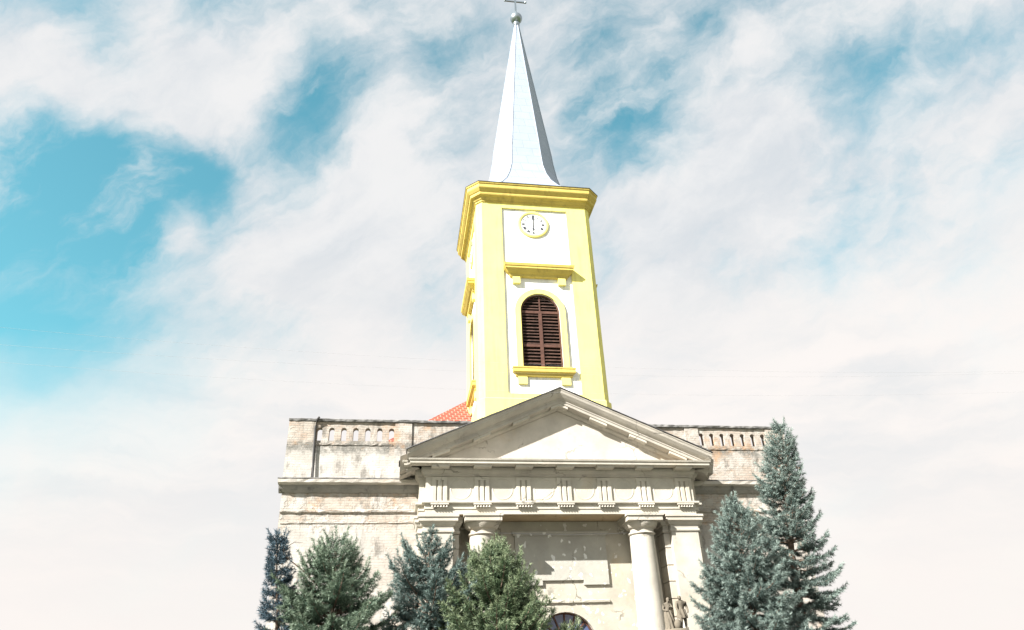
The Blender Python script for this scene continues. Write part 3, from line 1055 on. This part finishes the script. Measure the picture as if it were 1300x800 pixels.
J = {'pelvis': ((bx, 0, ZS + .50), .085), 'waist': ((bx - .01, -.01, ZS + .60), .070), 'chest': ((bx - .015, -.02, ZS + .73), .088), 'neck': ((bx + .01, -.04, ZS + .82), .034),
     'chin': ((bx + .025, -.065, ZS + .865), .044), 'head': ((bx + .03, -.06, ZS + .925), .062), 'crown': ((bx + .03, -.045, ZS + .975), .045), 'nose': ((bx + .035, -.125, ZS + .885), .014),
     'sh_l': ((bx - .115, -.02, ZS + .765), .044), 'el_l': ((bx - .165, -.03, ZS + .60), .034), 'ha_l': ((bx - .085, -.13, ZS + .56), .024), 'fi_l': ((bx - .03, -.15, ZS + .56), .018),
     'sh_r': ((bx + .10, -.03, ZS + .76), .044), 'el_r': ((bx + .14, -.10, ZS + .63), .034), 'ha_r': ((bx + .05, -.17, ZS + .66), .024), 'fi_r': ((bx + .0, -.18, ZS + .68), .018),
     'hip_l': ((bx - .06, 0, ZS + .45), .070), 'kn_l': ((bx - .07, -.05, ZS + .25), .05), 'an_l': ((bx - .07, .0, ZS + .05), .032), 'to_l': ((bx - .08, -.09, ZS + .02), .026),
     'hip_r': ((bx + .06, 0, ZS + .45), .070), 'kn_r': ((bx + .09, -.11, ZS + .28), .05), 'an_r': ((bx + .07, -.03, ZS + .06), .032), 'to_r': ((bx + .09, -.12, ZS + .03), .026)}
fa = skin_figure('robed_figure', J, EDG, M['statue'], stt)


def skirt(cx, cy, prof, seed, fold=9, amp=.16):
    rows = []
    rng = random.Random(seed)
    ph = rng.uniform(0, 6)
    for z, rx, ry, ox in prof:
        rows.append([(cx + ox + rx * math.cos(a) * (1 + amp * math.sin(fold * a + ph + z * 9)), cy + ry * math.sin(a) * (1 + amp * math.sin(fold * a + ph + z * 9)), z)
                     for a in [2 * math.pi * i / 72 for i in range(72)]])
    return MB().quadgrid(rows, closed=True, caps=True)


obj('robe', skirt(bx, -.03, [(ZS + .02, .165, .15, .02), (ZS + .12, .15, .14, .02), (ZS + .28, .155, .15, .015), (ZS + .42, .145, .125, 0), (ZS + .52, .125, .105, -.005), (ZS + .58, .10, .085, -.01)], 3), M['statue'], fa, True, 60)
bx = .215
J = {'pelvis': ((bx, .0, ZS + .53), .095), 'waist': ((bx + .01, -.01, ZS + .64), .088), 'chest': ((bx + .02, -.03, ZS + .78), .110), 'neck': ((bx - .0, -.05, ZS + .88), .042),
     'chin': ((bx - .02, -.08, ZS + .92), .052), 'head': ((bx - .025, -.07, ZS + .975), .066), 'crown': ((bx - .025, -.05, ZS + 1.025), .046), 'nose': ((bx - .03, -.14, ZS + .935), .015),
     'sh_l': ((bx - .12, -.03, ZS + .82), .052), 'el_l': ((bx - .165, -.07, ZS + .64), .042), 'ha_l': ((bx - .11, -.14, ZS + .49), .030), 'fi_l': ((bx - .08, -.16, ZS + .43), .022),
     'sh_r': ((bx + .15, -.03, ZS + .81), .052), 'el_r': ((bx + .22, -.03, ZS + .64), .042), 'ha_r': ((bx + .20, -.11, ZS + .52), .030), 'fi_r': ((bx + .17, -.14, ZS + .47), .022),
     'hip_l': ((bx - .065, 0, ZS + .47), .082), 'kn_l': ((bx - .06, -.12, ZS + .30), .058), 'an_l': ((bx - .05, -.02, ZS + .06), .038), 'to_l': ((bx - .07, -.13, ZS + .03), .030),
     'hip_r': ((bx + .065, 0, ZS + .47), .082), 'kn_r': ((bx + .10, -.05, ZS + .27), .058), 'an_r': ((bx + .12, .0, ZS + .05), .038), 'to_r': ((bx + .15, -.10, ZS + .02), .030)}
fb = skin_figure('standing_figure', J, EDG, M['statue'], stt)
obj('kilt', skirt(bx + .01, -.03, [(ZS + .33, .17, .15, .01), (ZS + .42, .165, .15, .005), (ZS + .52, .145, .125, 0), (ZS + .60, .125, .11, 0)], 5, 8, .13), M['statue'], fb, True, 60)
rows = []
for i in range(11):
    a = math.pi * i / 10
    rows.append([(.0 + (.125 * math.sin(a) + .004) * math.cos(b_ * math.pi / 10), -.14 + (.115 * math.sin(a) + .004) * math.sin(b_ * math.pi / 10), ZS + .14 - .16 * math.cos(a)) for b_ in range(20)])
obj('boulder', MB().quadgrid(rows, closed=True, caps=True), M['statue'], stt, True, 80)


# ------------------------------------------------------------------ spruces
def spruce(name, loc, H, Rb, seed, mat, label, shape=.85, dens=1.0, dips=.0, needle=.095, gap=0.0, bare=(), low=.4, tilt=(0, 0), tipf=.45, upward=0.0, cones=0):
    rng = np.random.default_rng(seed)
    P, D, T, S = [], [], [], []              # needle tuft position, axis, tip factor, size
    wood = MB()
    npt = 9
    trunk = [(tilt[0] * (i / npt) ** 2 + .03 * math.sin(i * 1.7 + seed), tilt[1] * (i / npt) ** 2, H * i / npt) for i in range(npt + 1)]
    wood.tube(trunk, [max(.012, .022 * H * (1 - i / npt) ** .9) for i in range(npt + 1)], 8)

    def axis(z):
        t = z / H
        return np.array([tilt[0] * t * t, tilt[1] * t * t, z])
    z = low
    while z < H - .08:
        t = z / H
        step = (.40 - .20 * t) / dens ** .5
        nb = int(rng.integers(7, 11)) if H - z > .6 else int(rng.integers(3, 6))
        a0 = rng.uniform(0, 6.28)
        for k in range(nb):
            L = Rb * ((1 - t) ** shape) * rng.uniform(.68, 1.14) + .10
            if rng.random() < gap:
                continue
            if rng.random() < dips:
                L *= 1.35
            a = a0 + k * 6.283 / nb + rng.uniform(-.25, .25)
            el0 = R(-14 + 62 * t ** 1.6 + upward) + rng.uniform(-.14, .14)
            n = max(4, int(L / .11))
            dirh = np.array([math.cos(a), math.sin(a), 0])
            p = axis(z + rng.uniform(-.07, .07))
            pts = [p.copy()]
            sl = L / n
            for i in range(n):
                s = i / n
                el = el0 - .30 * math.sin(s * 3.0) * (1 - t) + .55 * s * s
                dv = dirh * math.cos(el) + np.array([0, 0, math.sin(el)])
                p = p + dv * sl
                pts.append(p.copy())
                if s < .12:
                    continue
                side = np.cross(dv, [0, 0, 1.0])
                side /= np.linalg.norm(side) + 1e-6
                # shoots on both sides of the branch, hanging a little
                for sg in (-1, 1):
                    for rep in range(2 if (L > .8 and rng.random() < .5) else 1):
                        ln = (.30 * L * (1 - s) + .13) * rng.uniform(.6, 1.25)
                        ln = min(ln, .62)
                        dd = dv * rng.uniform(.55, .95) + side * sg * rng.uniform(.5, .95) + np.array([0, 0, rng.uniform(-.42, .16)])
                        dd /= np.linalg.norm(dd)
                        m_ = max(2, int(ln / .052))
                        q = p + side * 0
                        for j in range(m_):
                            q = q + dd * (ln / m_) + rng.normal(0, .006, 3)
                            P.append(q.copy())
                            D.append(dd)
                            T.append(max(0, (j + 1) / m_ - .35) / .65 * (.35 + .65 * s))
                            S.append(1.0)
                P.append(p.copy())
                D.append(dv)
                T.append(max(0, s - .5) * 1.2)
                S.append(1.1)
            # leader shoot at the branch's end
            for j in range(int(rng.integers(2, 8))):
                P.append(p + (dv + np.array([0, 0, .25])) * .04 * (j + 1))
                D.append(dv)
                T.append(min(1, .7 + .1 * j))
                S.append(1.0)
            if L > .35:
                wood.tube([tuple(q) for q in pts], [.006 + .022 * L * (1 - i / n) for i in range(n + 1)], 5)
        z += step * rng.uniform(.85, 1.15)
    # top leader
    for j in range(int(.55 / .035)):
        P.append(axis(H - .42 + j * .035))
        D.append(np.array([0, 0, 1.0]))
        T.append(.8)
        S.append(.85)
    P, D, T, S = np.array(P), np.array(D), np.array(T), np.array(S)
    nN = 11
    M_ = len(P) * nN
    base = np.repeat(P, nN, 0) + rng.normal(0, .012, (M_, 3))
    ax = np.repeat(D, nN, 0)
    rad = rng.normal(size=(M_, 3))
    rad -= ax * np.sum(rad * ax, 1, keepdims=True)
    rad /= np.linalg.norm(rad, axis=1, keepdims=True) + 1e-9
    rad[:, 2] += .2
    nd = ax * rng.uniform(.5, 1.3, (M_, 1)) + rad
    nd /= np.linalg.norm(nd, axis=1, keepdims=True)
    ln = needle * rng.uniform(.7, 1.3, (M_, 1)) * np.repeat(S, nN)[:, None]
    wd = np.cross(nd, rng.normal(size=(M_, 3)))
    wd /= np.linalg.norm(wd, axis=1, keepdims=True) + 1e-9
    wd *= .0068
    V = np.empty((M_, 3, 3))
    V[:, 0] = base - wd
    V[:, 1] = base + wd
    V[:, 2] = base + nd * ln
    me = bpy.data.meshes.new('crown')
    me.vertices.add(M_ * 3)
    me.vertices.foreach_set('co', V.reshape(-1).astype(np.float32))
    me.loops.add(M_ * 3)
    me.loops.foreach_set('vertex_index', np.arange(M_ * 3, dtype=np.int32))
    me.polygons.add(M_)
    me.polygons.foreach_set('loop_start', np.arange(0, M_ * 3, 3, dtype=np.int32))
    me.update()
    at = me.attributes.new('tip', 'FLOAT', 'POINT')
    tv = np.repeat(np.clip(T, 0, 1) * tipf * 2, nN * 3) * rng.uniform(.6, 1, M_ * 3)
    at.data.foreach_set('value', np.clip(tv, 0, 1).astype(np.float32))
    me.materials.append(mat)
    root = tag(empty(name, loc), label, 'tree', 'spruce trees in front of the church')
    cr = bpy.data.objects.new('crown', me)
    C.collection.objects.link(cr)
    cr.parent = root
    obj('trunk', wood, M['bark'], root, True, 60)
    for j in range(cones):
        a = rng.uniform(0, 6.283)
        zc_ = H * rng.uniform(.80, .93)
        rr = Rb * (1 - zc_ / H) ** shape * rng.uniform(.55, .95)
        c0 = axis(zc_) + np.array([rr * math.cos(a), rr * math.sin(a), .02])
        L_ = rng.uniform(.10, .15)
        obj('cone', MB().lathe([(.006, c0[2]), (.028, c0[2] - .2 * L_), (.032, c0[2] - .5 * L_), (.022, c0[2] - .85 * L_), (.004, c0[2] - L_)], c0[0], c0[1], 8), M['cone'], root, True)
    for pts, r_ in bare:
        obj('bare_branch', MB().tube(pts, [r_ * (1 - .7 * i / (len(pts) - 1)) for i in range(len(pts))], 6), M['bark'], root, True)
    return root


spruce('spruce_tree', (-8.92, -6.0, 0), 5.70, .40, 11, M['n_dark'], 'dark slender spruce at the far left end of the facade', shape=.45, dens=.9, tipf=.35, tilt=(-.42, 0))
spruce('spruce_tree', (-7.75, -6.0, 0), 5.45, 2.8, 22, M['n_teal'], 'bushy blue-green spruce before the brick wall with a bare branch poking out',
       shape=.76, dips=.12, dens=1.15, bare=[([(-.35, 0, 4.35), (-.75, 0, 4.72), (-1.15, -.02, 5.02), (-1.5, -.03, 5.28)], .03), ([(-1.42, -.03, 5.2), (-1.32, -.02, 5.36), (-1.12, 0, 5.5), (-.9, .02, 5.5)], .014)])
spruce('spruce_tree', (-5.25, -5.0, 0), 5.72, 3.1, 33, M['n_bluegreen'], 'ragged blue-green spruce with sparse open top in front of the left pilaster', shape=.84, gap=.36, dips=.35, dens=1.0, tipf=.45, upward=6)
spruce('spruce_tree', (-3.52, -6.5, 0), 4.95, 2.65, 44, M['n_olive'], 'dense rounded olive green spruce hiding the foot of the left column', shape=.60, dens=1.5, tipf=.45, upward=16)
spruce('spruce_tree', (3.78, -6.0, 0), 6.50, 3.0, 55, M['n_blue'], 'broad grey-blue spruce in front of the right pilaster, shorter than its neighbour', shape=.92, dens=1.2, tipf=.5)
spruce('spruce_tree', (5.95, -4.5, 0), 9.55, 1.6, 66, M['n_blue'], 'tallest spruce, its blue-grey tip rising above the right parapet', shape=.60, dens=1.0, tipf=.5, gap=.10, tilt=(.88, 0), cones=16)
spruce('spruce_tree', (-1.70, -7.0, 0), 3.22, .6, 77, M['n_olive'], 'small spruce whose tip just shows under the arched fanlight', shape=.7, dens=.9, tipf=.6)
